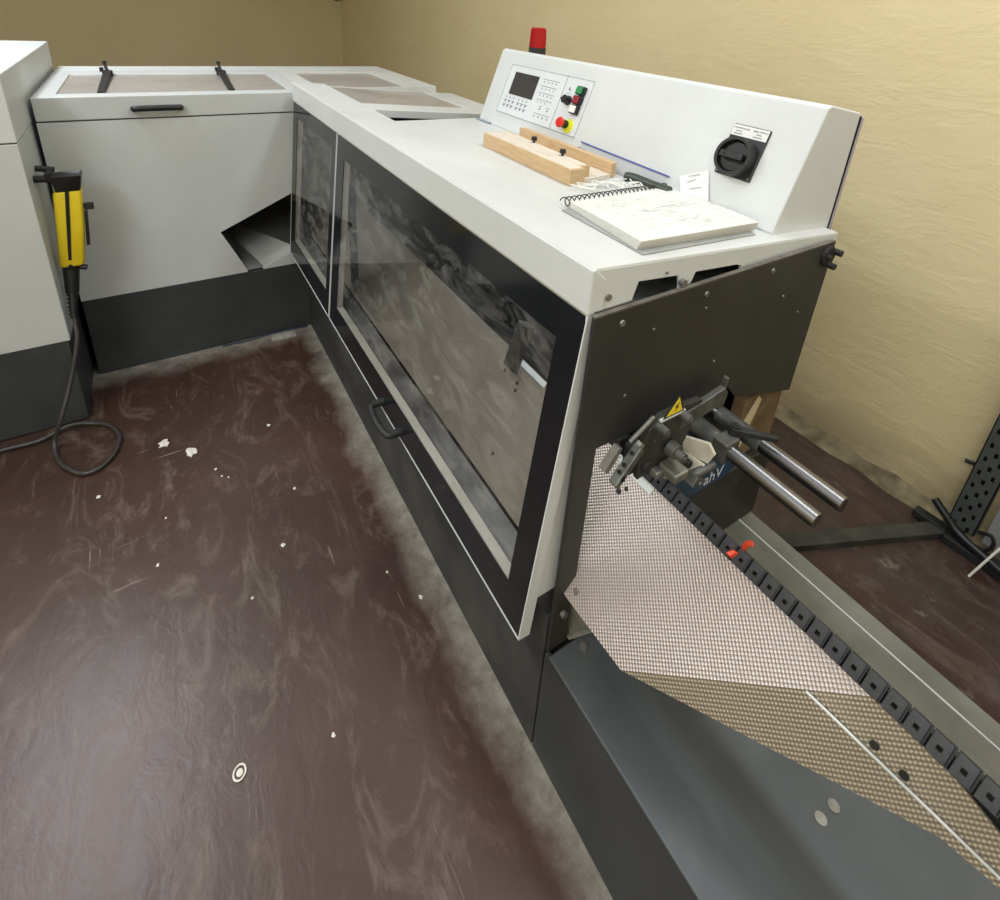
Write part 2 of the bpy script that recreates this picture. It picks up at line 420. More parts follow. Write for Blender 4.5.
# black end plate with the opening for the saddle
pl = [(.001,.357),(.001,1.175),(.715,1.178),(.710,.772),(.56,.815),(.463,.848),(.425,.888),(.050,.890),(.050,.357)]
ep = MB().prism([(2.038,y,z) for y,z in pl], (.008,0,0)).build('end_plate', PANEL, M, bevel=.0015)
mb = MB()
for y, z in ((.064,1.150),(.276,1.152),(.483,1.155),(.283,1.121),(.145,1.115),(.632,1.019),(.35,.98),(.1,.99),(.55,1.08)):
    r = .0065 if z > 1.14 else .003
    mb.cyl((2.0455,y,z),(2.0485,y,z),r,r*.8,12)
build_each(mb, 'plate_screw', STEELD, ep, smooth=True)
mb = MB(); mb.prism([(2.0365,.002,1.1752),(2.0365,.714,1.1782),(2.0365,.714,1.1802),(2.0365,.002,1.1772)],(.009,0,0))
build_each(mb, 'worn_edge', PEDGE, ep)
mb = MB(); mb.cyl((2.046,.690,1.148),(2.053,.690,1.148),.024,n=28); mb.cyl((2.053,.708,1.158),(2.068,.708,1.158),.0075); mb.cyl((2.053,.694,1.128),(2.068,.694,1.128),.0075); mb.cyl((2.053,.68,1.15),(2.061,.68,1.15),.006)
mb.build('hinge_disc', BLACKM, ep, smooth=True)
mb = MB()
for y in (.06,.50,.68): mb.cyl((2.031,y,1.05),(2.038,y,1.05),.008)
build_each(mb, 'spacer', STEELD, ep)

# doors ------------------------------------------------------------
dy, dz = -.0952, -.9955
def dp(x, s, h=0): return V((x, .001+dy*s-.9955*h, 1.17+dz*s+.0952*h))
def dbox(mb, x0, x1, s0, s1, h0, h1):
    return mb.hexa([dp(x0,s0,h0),dp(x1,s0,h0),dp(x1,s1,h0),dp(x0,s1,h0)], [dp(x0,s0,h1),dp(x1,s0,h1),dp(x1,s1,h1),dp(x0,s1,h1)])
def door(x0, x1, gx0, gx1, s0, s1, SL=.735):
    mb = MB(); xx0, xx1 = x0, x1; x0 += .0034; x1 -= .0034  # white metal frame behind the glass
    dbox(mb, x0, gx0-.006, 0, SL, -.026, -.003); dbox(mb, gx1+.004, x1, 0, SL, -.026, -.003)
    dbox(mb, gx0-.006, gx1+.004, 0, s0-.02, -.026, -.003); dbox(mb, gx0-.006, gx1+.004, s1-.004, SL, -.026, -.003)
    d = mb.build('door', [FRAMEB], M, bevel=.0015); x0, x1 = xx0, xx1
    mb = MB()
    dbox(mb, x0, x0+.003, 0, SL+.003, -.026, .0012); dbox(mb, x1-.003, x1, 0, SL+.003, -.026, .0012)
    dbox(mb, x0+.0031, x1-.0031, SL+.0004, SL+.0035, -.026, .0012)
    mb.build('edge_trim', WHITE, d)
    mb = MB(); a, b = x0+.003, x1-.003
    dbox(mb, a, gx0, .003, SL-.001, -.0025, 0); dbox(mb, gx1, b, .003, SL-.001, -.0025, 0)
    dbox(mb, gx0, gx1, .003, s0, -.0025, 0); dbox(mb, gx0, gx1, s1, SL-.001, -.0025, 0)
    mb.build('black_border', BORDER, d)
    mb = MB(); mb.add([dp(gx0-.002,s0-.002,-.0012),dp(gx1+.002,s0-.002,-.0012),dp(gx1+.002,s1+.002,-.0012),dp(gx0-.002,s1+.002,-.0012)], [(0,1,2,3)])
    mb.build('glass_pane', GLASS, d)
    return d
door(-.004, .667, .075, .613, .062, .645)
d2 = door(.675, 2.031, .757, 1.966, .073, .650)
mb = MB()
mb.tube([dp(1.262,.712,.0),dp(1.262,.715,.028),dp(1.275,.717,.042),dp(1.335,.719,.047),dp(1.395,.717,.042),dp(1.408,.715,.028),dp(1.408,.712,.0)], .0095, 12, 5)
mb.cyl(dp(1.262,.712,-.001),dp(1.262,.713,.034),.012); mb.cyl(dp(1.408,.712,-.001),dp(1.408,.713,.034),.012)
mb.build('handle', BLACKM, d2, smooth=True, label='black plastic bow handle')

# inside of the machine ---------------------------------------------
sadd = lambda y: .526+1.26*(y-.022)
MB().prism([(.03,.024,sadd(.024)),(.03,.200,sadd(.200)),(.03,.206,sadd(.200)-.004),(.03,.030,sadd(.024)-.004)], (1.872,0,0)).build('inner_saddle_plate', PLATEI, M)
MB().prism([(.03,-.040,.505),(.03,.020,.520),(.03,.024,.50),(.03,-.04,.48)], (1.97,0,0)).build('inner_trough', INSIDE, M)
mb = MB(); mb.box(.03,1.97,.203,.235,.74,.775); mb.box(.03,1.95,.25,.28,.80,.86); mb.box(.1,1.9,.30,.315,.70,1.05)
for x in (.3,.62,.95,1.3): mb.box(x,x+.09,.22,.30,.86,1.02)
for x in (.45,.8,1.1,1.45): mb.cyl((x,.14,.95),(x,.30,.95),.022); mb.cyl((x+.06,.18,.88),(x+.06,.30,.88),.012)
mb.build('inner_chain_rail', BLACKM, M, bevel=.002)
mb = MB(); mb.box(.2,1.1,.22,.235,.90,.93); mb.box(.35,.5,.16,.18,.80,.90); mb.box(.62,.95,.13,.15,.83,.85)
mb.cyl((.1,.20,1.02),(1.5,.20,1.02),.010); mb.box(.15,.25,.10,.2,.78,1.0)
mb.build('inner_guide', INSIDE, M, bevel=.002)
# grey guide arm above the inner plate
mb = MB()
mb.hexa([V((1.585,.150,.742)),V((1.625,.150,.742)),V((1.625,.172,.722)),V((1.585,.172,.722))], [V((1.665,.13,.925)),V((1.70,.13,.925)),V((1.70,.155,.915)),V((1.665,.155,.915))])
mb.build('guide_arm', STEELM, M, bevel=.002)
MB().prism([(1.594,.190,sadd(.190)+.0008),(1.716,.190,sadd(.190)+.0008),(1.716,.199,sadd(.199)+.0008),(1.594,.199,sadd(.199)+.0008)], (0,-.0008,.0006)).build('inner_sticker', ADHES, M)
mb = MB()
nn = V((0,-1.26,1)).normalized()
for x, y in ((1.575,.165),(1.635,.165),(1.645,.155),(1.70,.06)):
    c = V((x,y,sadd(y))); mb.cyl(c, c+nn*.001, .005, n=12)
build_each(mb, 'plate_hole', BLACK, M)

# console ------------------------------------------------------------
cx0, cx1 = .755, 2.0
prof = [(.527,1.214),(.618,1.472),(.630,1.4765),(.757,1.456),(.760,1.172),(.531,1.196)]
con = MB().prism([(cx0,y,z) for y,z in prof], (cx1-cx0,0,0)).build('console', WHITE, M, bevel=.004, seg=3)
mb = MB(); mb.box(cx0+.01,cx1+.0015,.7555,.7600,1.16,1.449)
mb.build('gap_strip', BLACKGAP, con)  # black strip stands in for the dark gap before the rear cover
MB().box(cx0+.005,cx1+.004,.7605,.768,1.15,1.447).build('rear_cover', mat('lilac_grey_sheet', (168,162,176), (176,170,182), rough=.5), con, bevel=.002)
MB().box(cx0-.002, cx0+.09, .515, .527, zt(.52)-.001, zt(.52)+.006).build('hinge_strip', LINEG, con)
eu = V((0,.09,.25)).normalized(); en = V((0,-.25,.09)).normalized(); co = V((0,.527,1.214))
def cp(x, s, h=0): return co+V((x,0,0))+eu*s+en*h
def cbox(mb, x0, x1, s0, s1, h0, h1):
    return mb.hexa([cp(x0,s0,h0),cp(x1,s0,h0),cp(x1,s1,h0),cp(x0,s1,h0)], [cp(x0,s0,h1),cp(x1,s0,h1),cp(x1,s1,h1),cp(x0,s1,h1)])
kp = cbox(MB(), .854, 1.312, .050, .228, 0, .0025).build('control_panel', KEYPLATE, M, bevel=.001)
mb = MB()
for a in ((.854,1.312,.050,.0515),(.854,1.312,.2265,.228),(.854,.8552,.05,.228),(1.3108,1.312,.05,.228),(1.182,1.1842,.05,.228)): cbox(mb, *a, .0025, .0032)
mb.build('outline', LINEG, kp)
cbox(MB(), .895, 1.040, .123, .204, .0025, .0045).build('screen', SCREEN, kp)
mb = MB(); random.seed(5)
for g0 in (.885,.965):
    for i in range(3):
        for r in range(3):
            x = g0+i*.024; s = .108-r*.017
            cbox(mb, x, x+.006, s, s+.005, .0025, .0029)
            if r < 2: cbox(mb, x-.004, x+.013, s-.009, s-.007, .0025, .0029); cbox(mb, x-.002, x+.010, s-.012, s-.0105, .0025, .0029)
for r in range(4):
    s = .190-r*.023
    cbox(mb, 1.064, 1.150, s+.010, s+.0115, .0025, .0029)
    for i in range(4-(r == 3)):
        x = 1.072+i*.021; cbox(mb, x, x+.004, s, s+.005, .0025, .0029)
for x in (1.096,1.138): cbox(mb, x, x+.006, .099, .105, .0025, .0029); cbox(mb, x-.004, x+.010, .110, .112, .0025, .0029)
cbox(mb, 1.075, 1.165, .084, .0855, .0025, .0029)
for i in range(4): cbox(mb, 1.080+i*.024, 1.085+i*.024, .072, .078, .0025, .0029)
mb.build('keypad_print', PRINT, kp)
for s, m_, nm in ((.190,GREEN,'start_button'),(.160,REDD,'stop_button'),(.130,WBTN,'jog_button')):
    b = cbox(MB(), 1.258, 1.292, s-.0135, s+.0135, .0025, .016).build(nm, BLACK, kp, bevel=.001)
    mb = MB(); cbox(mb, 1.261, 1.288, s-.011, s+.011, .016, .021); mb.slot(0)
    mb.build(nm+'_cap', m_, kp, bevel=.0015)
mb = MB(); mb.cyl(cp(1.226,.153,.0025), cp(1.226,.153,.008), .015, n=24); mb.cyl(cp(1.226,.153,.008), cp(1.226,.153,.024), .0135, n=24)
cbox(mb, 1.213, 1.239, .150, .156, .024, .027)
mb.build('selector_knob', BLACK, kp, smooth=True)
mb = MB(); cbox(mb, 1.208, 1.212, .185, .195, .0025, .003); cbox(mb, 1.214, 1.217, .183, .190, .0025, .003); cbox(mb, 1.204,1.216,.174,.1755,.0025,.003)
mb.build('selector_print', PRINT, kp)
MB().cyl(cp(1.268,.078,.0025), cp(1.268,.078,.0035), .023, n=32).build('yellow_disc', YELD, kp)
mb = MB(); mb.cyl(cp(1.255,.080,.003), cp(1.255,.080,.022), .013, n=24); mb.build('emergency_stop_collar', BLACK, kp, smooth=True)
mb = MB(); mb.cyl(cp(1.255,.080,.020), cp(1.255,.080,.031), .012, .0170, n=28); mb.cyl(cp(1.255,.080,.031), cp(1.255,.080,.036), .0170, .013, n=28)
mb.build('emergency_stop_button', REDB, kp, smooth=True, label='red mushroom emergency stop button')
# main switch
sw = cbox(MB(), 1.814, 1.908, .083, .203, 0, .006).build('main_switch', BLACK, M, bevel=.003)
cbox(MB(), 1.8165, 1.9055, .176, .201, .006, .0066).build('switch_label', TAPEC, sw)
fr = lambda x, s, h: frame(cp(x,s,h), (1,0,0), eu, en)
for t, x, s, z in (('HAUPTSCHALTER',1.8185,.1925,.0050),('MAIN SWITCH',1.8675,.1925,.0056)):
    text_mesh('lettering', t, z, fr(x,s,.0068), PRINT, sw)
mb = MB()
for x, s, w in ((1.826,.1865,.016),(1.822,.1805,.022),(1.878,.1865,.013),(1.872,.1805,.022)): cbox(mb, x, x+w, s, s+.0016, .0066, .0070)
build_each(mb, 'small_print', PRINT, sw)
mb = MB(); c0, c1 = cp(1.857,.128,.005), cp(1.857,.128,.030); seg = 40
def ringcyl(mb, cx, cs, h0, h1, ro, ri, n=40):
    vs = []
    for h, r in ((h0,ro),(h1,ro),(h1,ri),(h0,ri)):
        vs += [cp(cx+r*math.cos(2*math.pi*i/n), cs+r*math.sin(2*math.pi*i/n), h) for i in range(n)]
    fs = [(k*n+i, k*n+(i+1)%n, ((k+1)%4)*n+(i+1)%n, ((k+1)%4)*n+i) for k in range(4) for i in range(n)]
    return mb.add(vs, fs)
ringcyl(mb, 1.857, .128, .005, .030, .044, .037)
mb.cyl(c0, cp(1.857,.128,.012), .040, n=40)
mb.build('knob_collar', BLACKM, sw, smooth=True)
mb = MB(); mb.cyl(cp(1.857,.128,.010), cp(1.857,.128,.020), .034, n=36); cbox(mb, 1.828, 1.886, .1205, .1355, .018, .036)
mb.build('rotary_knob', BLACK, sw, bevel=.002)
mb = MB(); mb.cyl(cp(1.840,.128,.036), cp(1.840,.128,.0365), .0025, n=10); mb.build('knob_hole', BLACKGAP, sw)
mb = MB()
for x, s in ((1.820,.089),(1.902,.089)): mb.cyl(cp(x,s,.006), cp(x,s,.0072), .0035, n=12)
build_each(mb, 'screw', STEEL, sw)
# beacon
bx, by = .908, .668
bc = MB(); bc.cyl((bx,by,1.455),(bx,by,1.493),.031,n=32); bc = bc.build('beacon', BLACKM, M, smooth=True)
mb = MB(); mb.cyl((bx,by,1.493),(bx,by,1.558),.0275,.0255,n=36); mb.cyl((bx,by,1.558),(bx,by,1.561),.0255,.022,n=36)
for i in range(18):
    a = 2*math.pi*i/18; mb.cyl((bx+.029*math.cos(a),by+.029*math.sin(a),1.495),(bx+.026*math.cos(a),by+.026*math.sin(a),1.556),.0015,n=6)
mb.build('beacon_lens', RED, bc, smooth=True, label='red beacon lens')

# stitching-head gear in the opening ----------------------------------
hp = [(.118,.825),(.108,.90),(.125,.935),(.15,.958),(.20,.960),(.262,.954),(.275,.93),(.25,.90),(.235,.86),(.20,.86),(.19,.835)]
hd = MB().prism([(2.082,y,z) for y,z in hp], (.012,0,0)).build('head_plate', PANEL, M, bevel=.0015)
mb = MB()
for y, z, r in ((.145,.94,.009),(.205,.946,.009)): mb.cyl((2.094,y,z),(2.118,y,z),r); mb.cyl((2.118,y,z),(2.120,y,z),r*.55)
for y, z in ((.14,.905),(.185,.915)): mb.box(2.094,2.0955,y,y+.008,z,z+.003)
build_each(mb, 'standoff', STEELM, hd, smooth=True)
mb = MB(); mb.prism([(2.098,y,z) for y,z in ((.150,.956),(.205,.956),(.184,1.000))], (.0015,0,0)); sg = mb.build('hazard_sign', BLACK, hd, label='yellow triangular hazard sign with black border')
MB().prism([(2.0996,y,z) for y,z in ((.1565,.9595),(.1985,.9595),(.183,.9925))], (.0006,0,0)).build('sign_face', YSIGN, hd)
mb = MB(); mb.prism([(2.1003,y,z) for y,z in ((.176,.964),(.186,.974),(.181,.974),(.185,.984),(.175,.973),(.180,.973))], (.0003,0,0)); mb.build('sign_symbol', BLACK, hd)
MB().box(2.094,2.100,.145,.210,.951,.955).build('sign_ledge', ADHES, hd)
# swing bracket to the right
mb = MB(); mb.prism([(2.082,y,z) for y,z in ((.212,.905),(.222,.940),(.285,.946),(.332,.955),(.345,.938),(.338,.905),(.325,.915),(.28,.908))], (.014,0,0))
mb.prism([(2.072,y,z) for y,z in ((.338,.89),(.352,.962),(.357,.962),(.357,.89))], (.012,0,0))
mb.build('swing_bracket', STEELM, M, bevel=.003)
# guide rods
mb = MB(); mb.cyl((2.0,.312,.850),(2.32,.310,.846),.0155,n=28); mb.slot(1).cyl((2.06,.312,.850),(2.148,.311,.849),.019,n=28)
mb.build('guide_rod', [STEEL, STEELM], M, bevel=.0015, smooth=True)
mb = MB(); mb.cyl((2.0,.397,.838),(2.326,.384,.846),.0155,n=28); mb.slot(1).cyl((2.06,.395,.838),(2.165,.391,.841),.0185,n=28)
mb.build('guide_rod', [STEEL, STEELM], M, bevel=.0015, smooth=True)
# clamp block + lever
mb = MB(); mb.box(2.118,2.150,.290,.332,.824,.872); mb.prism([(2.120,y,z) for y,z in ((.325,.84),(.352,.862),(.340,.872),(.325,.872))],(.022,0,0))
mb.build('clamp_block', STEELM, M, bevel=.003)
mb = MB(); mb.cyl((2.133,.334,.84),(2.133,.334,.888),.012); mb.cyl((2.133,.334,.888),(2.133,.334,.892),.009)
mb.cyl((2.133,.334,.892),(2.133,.334,.894),.004)
mb.hexa([V((2.132,.344,.874)),V((2.144,.332,.874)),V((2.196,.376,.880)),V((2.190,.385,.880))],[V((2.132,.344,.886)),V((2.144,.332,.886)),V((2.196,.376,.890)),V((2.190,.385,.890))])
mb.build('clamp_lever', BLACKM, M, bevel=.0025)
# left sensor block on a rod
mb = MB()
A, B = V((2.105,.030,.878)), V((2.100,.086,.932)); n1 = V((0,.62,-.78))*.0075; w = V((.018,0,0))
mb.hexa([A-n1, A-n1+w, A+n1+w, A+n1], [B-n1, B-n1+w, B+n1+w, B+n1])
mb.build('sensor_block', STEELM, M, bevel=.0025)
mb = MB(); d = (B-A).normalized(); up = V((0,-.76,.64))
for t in (.30,.48,.78): c = A+(B-A)*t-n1.normalized()*.0102+w*.5; mb.cyl(c, c-n1.normalized()*.001, .0038, n=10)
c = A+(B-A)*.2+w; mb.box(c.x,c.x+.001,c.y-.003,c.y+.006,c.z-.002,c.z+.010)
mb.build('sensor_slot', BLACKGAP, M)
mb = MB(); mb.cyl((2.09,.082,.928),(2.09,.135,.962),.0045,n=10); mb.prism([(2.075,.030,.885),(2.075,.058,.925),(2.075,.068,.92),(2.075,.042,.875)],(.015,0,0)); mb.cyl((2.105,.074,.917),(2.105,.094,.935),.0085,n=6)
mb.build('sensor_bracket', STEELD, M, bevel=.001)
# centre adjustment knob and block
mb = MB(); mb.cyl((2.10,.186,.878),(2.118,.186,.878),.016,.015,n=24); mb.cyl((2.118,.186,.878),(2.134,.186,.878),.0095,n=20); mb.cyl((2.134,.186,.878),(2.137,.186,.878),.005,n=16)
mb.build('adjusting_knob', STEELM, M, smooth=True)
mb = MB(); mb.box(2.095,2.138,.168,.205,.826,.846); mb.box(2.085,2.11,.15,.17,.822,.836)
mb.build('slide_block', STEELD, M, bevel=.004)
# cream belt loops
mb = MB()
mb.prism([(2.052,.262,.836),(2.125,.270,.866),(2.140,.272,.850),(2.132,.270,.824),(2.052,.262,.806)], (0,.004,.003))
mb.prism([(2.050,.248,.800),(2.052,.258,.812),(2.128,.266,.816),(2.120,.256,.786),(2.075,.250,.776)], (0,.004,.003))
build_each(mb, 'belt_loop', BELT, M)
# small roller sensor under the rod
mb = MB(); mb.cyl((2.12,.245,.795),(2.135,.290,.818),.009,n=16); mb.prism([(2.115,y,z) for y,z in ((.228,.790),(.258,.772),(.270,.786),(.242,.808))],(.022,0,0)); mb.cyl((2.09,.200,.785),(2.115,.232,.788),.003,n=8)
mb.cyl((2.137,.25,.788),(2.141,.25,.788),.007,n=14)
mb.build('roller_sensor', STEELM, M, bevel=.0015)
mb = MB(); mb.box(2.055,2.075,.215,.30,.79,.81); mb.box(2.066,2.082,.10,.125,.83,.90); mb.cyl((2.08,.135,.85),(2.10,.135,.85),.012); mb.cyl((2.075,.25,.81),(2.11,.25,.81),.008)
mb.box(2.055,2.075,.22,.36,.81,.83)
build_each(mb, 'head_bracket', BLACKM, M, bevel=.002)

# ------------------------------------------------------------------ infeed table with saddle
T = empty('infeed_table', (2.6,.35,0), 'low dark grey infeed table with dimpled steel saddle sheet and black chain', 'machine')
MB().box(2.038, 3.6, .0, .012, .004, .350).build('skirt', KICK, T, bevel=.003)
MB().box(2.040, 3.6, .012, .70, .004, .335).build('base', DARK, T)
MB().prism([(2.052,-.001,.350),(3.6,-.001,.350),(3.6,.655,.350),(2.052,.655,.350)], (0,0,.006)).build('table_top', TABLE, T, bevel=.003)
MB().box(1.98,3.6,.655,.711,.335,.353).build('rear_ledge', TABLEB, T, bevel=.002)
MB().box(1.98,3.6,.45,.655,.3562,.3572).build('rear_top_sheet', TABLEB, T)
MB().box(2.036,3.2,.650,.6535,.3572,.3605).build('edge_strip', WHITE, T)
mb = MB(); mb.prism([(2.012,.05,.36),(2.05,.055,.36),(2.08,.09,.40),(2.03,.09,.45),(2.012,.06,.42)], (0,.004,0)); mb.build('gusset', STEELD, T)
mb = MB(); mb.cyl((2.075,.075,.356),(2.075,.075,.361),.010,n=6); mb.cyl((2.053,.02,.48),(2.062,.02,.48),.008,n=10)
mb.cyl((2.492,.256,.356),(2.492,.256,.358),.010,n=12); mb.cyl((2.495,.292,.356),(2.495,.292,.358),.010,n=12)
build_each(mb, 'bolt', STEELD, T)
# saddle sheet: upper facet, folded lower facet
th = V((0,.004,-.0032))
def sp(x, y): return V((x, y, sadd(y)))
F1 = [sp(1.905,.024), sp(2.060,.022), sp(2.207,.025), sp(2.487,.199), sp(1.905,.199)]
MB().prism(F1, th).build('saddle_sheet', PERF, T, label='upper dimpled steel sheet')
A_, B_, D_ = V((2.207,.025,.5295)), V((2.487,.199,.7490)), V((2.604,.199,.640))
E_ = V((2.592,.2235,.7175)); F_ = V((2.80,.26,.742)); H_ = V((2.78,.285,.64))
mb = MB(); mb.prism([A_, D_, E_, B_], V((0,.004,-.001))); mb.prism([D_, V((2.665,.216,.634)), V((2.85,.25,.575)), V((2.85,.27,.64)), V((2.642,.231,.692)), E_], V((0,.004,-.001)))
mb.build('saddle_fold', PERF2, T, label='lower folded dimpled steel sheet')
mb = MB(); mb.tube([(2.428,.156,.705),(2.660,.214,.652),(2.95,.28,.578)], .0020, 8, 1)
mb.build('wire_guide', WHITE, T, smooth=True)
mb = MB()
for x, y, r in ((2.032,.172,.0045),(2.022,.163,.006),(2.064,.037,.0055)):
    c = sp(x,y); mb.cyl(c, c+nn*.0012, r, n=14)
build_each(mb, 'sheet_hole', BLACKM, T)
mb = MB(); c = sp(2.064,.037); mb.cyl(c+nn*.0012, c+nn*.004, .006, .004, n=14); mb.build('sheet_screw', STEELD, T, smooth=True)
mb = MB()
for x, y, z in ((2.513,.187,.693),(2.55,.196,.682)): mb.cyl((x,y,z),(x+.0002,y-.0016,z+.0005),.006,n=14)
build_each(mb, 'fold_hole', BLACKM, T)
MB().prism([sp(1.985,.188)+nn*.0006, sp(2.079,.188)+nn*.0006, sp(2.079,.1985)+nn*.0006, sp(1.985,.1985)+nn*.0006], nn*.0008).build('white_sticker', ADHES, T)
# chain rail below and chain links
mb = MB(); mb.prism([(1.985,.222,.752),(1.985,.232,.752),(1.985,.262,.700),(1.985,.262,.62),(1.985,.25,.62),(1.985,.25,.70)],(1.2,0,0))
for x in (2.1,2.95): mb.box(x,x+.03,.30,.32,.358,.64); mb.box(x,x+.03,.25,.32,.63,.65)
mb.build('chain_rail', PANEL, T, bevel=.002)
mb = MB()
la, lb = V((0,.198,.751)), V((0,.217,.776)); lu = (lb-la).normalized(); ln_ = V((0,-lu.z,lu.y))
def lp(x, s, h): return la+V((x,0,0))+lu*s+ln_*h
def linkmesh(x):
    mb = MB(); L = .0250; S_ = .0290
    # plate with a square hole
    hx0, hx1, hs0, hs1 = x+.0085, x+.0145, .010, .016
    O = [(x,0),(x+L,0),(x+L,S_),(x,S_)]; I = [(hx0,hs0),(hx1,hs0),(hx1,hs1),(hx0,hs1)]
    vs = [lp(a,b,.007) for a,b in O+I]+[lp(a,b,-.006) for a,b in O+I]
    fs = []
    for i in range(4):
        j = (i+1)%4; fs += [(i,j,4+j,4+i),(8+j,8+i,12+i,12+j),(i,8+i,8+j,j),(4+i,4+j,12+j,12+i)]
    mb.add(vs, fs)
    mb.hexa([lp(x+L-.0035,.002,.007),lp(x+L,.002,.007),lp(x+L,S_,.007),lp(x+L-.0035,S_,.007)],[lp(x+L-.002,.002,.0095),lp(x+L,.002,.0095),lp(x+L,S_+.002,.0115),lp(x+L-.002,S_+.002,.0115)])
    return mb
first = linkmesh(1.990).build('chain_link', CHAIN, T, bevel=.0008)
for i in range(1, 36):
    c = first.copy(); COL.objects.link(c); c.location = (i*.0268, 0, 0)
# orange pushers on the chain
mb = MB(); mb.hexa([lp(2.245,.004,.007),lp(2.258,.004,.007),lp(2.262,.020,.007),lp(2.252,.020,.007)],[lp(2.248,.008,.018),lp(2.256,.008,.018),lp(2.258,.018,.014),lp(2.253,.018,.014)])
mb.build('pusher', ORANGE, T, bevel=.001)
mb = MB(); mb.tube([lp(2.262,.030,.0),lp(2.264,.036,.008),lp(2.267,.044,.014),lp(2.273,.050,.016)], .0048, 8, 2)
mb.build('pusher', ORANGE, T, smooth=True)
# clear plastic strip
MB().add([(2.565,.60,.362),(2.90,.60,.362),(2.90,.668,.362),(2.565,.668,.362)], [(0,1,2,3)]).build('clear_strip', CLEAR, T)

# ------------------------------------------------------------------ transport cabinet at the far end
K = empty('feeder_cabinet', (-.48,-.06,0), 'light grey feeder cabinet with a chute opening and a black-handled lid', 'cabinet')
MB().box(-.97,-.004,-.905,.775,.004,.368).build('plinth', KICK, K, bevel=.003)
fp = [(-.905,.372),(-.268,.372),(-.268,.382),(-.360,.592),(-.036,.742),(-.036,.449),(-.200,.380),(-.200,.372),(-.001,.372),(-.001,1.118),(-.905,1.118)]
MB().prism([(0,y,z) for y,z in fp], (-.012,0,0)).build('front_panel', GREYW, K)
mb = MB(); mb.box(-.97,-.012,-.905,-.893,.372,1.118); mb.box(-.97,-.958,-.893,.775,.372,1.118); mb.box(-.97,-.012,.763,.775,.372,1.118)
mb.build('side_panel', GREYW, K)
# chute liner
mb = MB()
mb.add([(-.012,-.268,.376),(-.012,-.19,.376),(-.012,-.03,.449),(-.32,-.03,.60),(-.32,-.40,.60)], [(0,1,2,3,4)])
mb.add([(-.32,-.41,.598),(-.32,-.03,.598),(-.32,-.03,.80),(-.32,-.41,.80)], [(0,1,2,3)])
mb.add([(-.0121,-.030,.43),(-.32,-.030,.58),(-.32,-.030,.80),(-.0121,-.030,.80)], [(0,1,2,3)])
mb.add([(-.0121,-.27,.376),(-.0121,-.365,.60),(-.32,-.405,.80),(-.32,-.405,.598)], [(0,1,2,3)])
mb.add([(-.0121,-.41,.75),(-.0121,-.03,.75),(-.32,-.03,.80),(-.32,-.41,.80)], [(0,1,2,3)])
mb.build('chute', mat('chute_metal', (112,112,108), (128,128,124), rough=.3, metal=.7), K)
# lid
zf = lambda y: 1.211
MB().box(-.775,-.014,.077,.147,1.172,1.211).build('top_strip', TOPW, K, bevel=.002)
lid = ringslab(MB(), -.775, .0, -.905, .075, -.66, -.078, -.838, .0, zf, .088).build('lid', GREYW, K, bevel=.004, seg=3)
MB().box(-.66,-.078,-.838,.0,1.198,1.205).build('lid_window', LIDG, lid)
mb = MB(); mb.tube([(.0,-.600,1.160),(.030,-.598,1.164),(.036,-.580,1.166),(.036,-.460,1.166),(.030,-.443,1.164),(.0,-.441,1.160)], .0120, 12, 4)
mb.build('handle', BLACK, lid, smooth=True, label='black plastic bow handle')
lid2 = ringslab(MB(), -.775, -.076, .149, .742, -.66, -.093, .152, .575, zf, .04).build('lid', TOPW, K, bevel=.003)
MB().box(-.66,-.093,.152,.575,1.198,1.205).build('lid_window', LIDG, lid2)
MB().box(-.97,-.779,-.905,.742,1.122,1.210).build('rear_top_strip', WHITE, K, bevel=.003)
MB().box(-.95,-.012,-.89,.76,1.1175,1.1225).build('seam_gap_strip', BLACKGAP, K)  # black strip put in for the dark of the open lid seam
for y in (-.70,-.235):
    mb = MB()
    k = 1 if y > -.5 else -1
    k = k*-.35 if k < 0 else 1.
    pts = [(-.085,y,1.212),(-.20,y+.004*k,1.213),(-.35,y+.010*k,1.216),(-.50,y+.016*k,1.220),(-.62,y+.020*k,1.222)]
    for i in range(len(pts)-1):
        a, b = V(pts[i]), V(pts[i+1]); w0, w1 = .011+.001*i, .012+.001*i
        mb.hexa([a+V((0,-w0,-.006)),a+V((0,w0,-.006)),b+V((0,w1,-.006)),b+V((0,-w1,-.006))],[a+V((0,-w0,.004)),a+V((0,w0,.004)),b+V((0,w1,.006)),b+V((0,-w1,.006))])
    ys = y+.022*k
    mb.box(-.66,-.61,ys-.020,ys+.020,1.205,1.228); mb.cyl((-.64,ys,1.225),(-.655,ys-.006,1.258),.008,.006); mb.cyl((-.655,ys-.006,1.258),(-.657,ys-.006,1.270),.009,.009)
    mb.box(-.63,-.615,ys-.028,ys-.012,1.225,1.245)
    mb.build('latch_strap', BLACKM, K, bevel=.001)

# ------------------------------------------------------------------ cabinet at the left frame edge
Bc = empty('corner_cabinet', (-.3,-1.6,0), 'tall light grey cabinet beside the hanging yellow pendant control', 'cabinet')
MB().box(-.93,.292,-2.35,-.928,.004,.362).build('plinth', KICK, Bc, bevel=.003)
MB().box(-.93,.298,-2.35,-.921,.366,1.112).build('body', GREYW, Bc, bevel=.003)
MB().box(-.93,.290,-2.34,-.926,1.110,1.118).build('seam_gap_strip', BLACKGAP, Bc)  # black strip drawn as the dark gap under the hood
MB().box(-.93,.300,-2.35,-.920,1.116,1.331).build('hood', WHITE, Bc, bevel=.004)
mb = MB(); mb.cyl((.20,-.921,.965),(.20,-.876,.962),.013,n=16); mb.cyl((.13,-.921,.985),(.13,-.868,.975),.011,n=16); mb.box(.12,.215,-.888,-.873,.95,.985)
mb.build('pendant_hook', BLACK, Bc, bevel=.002)

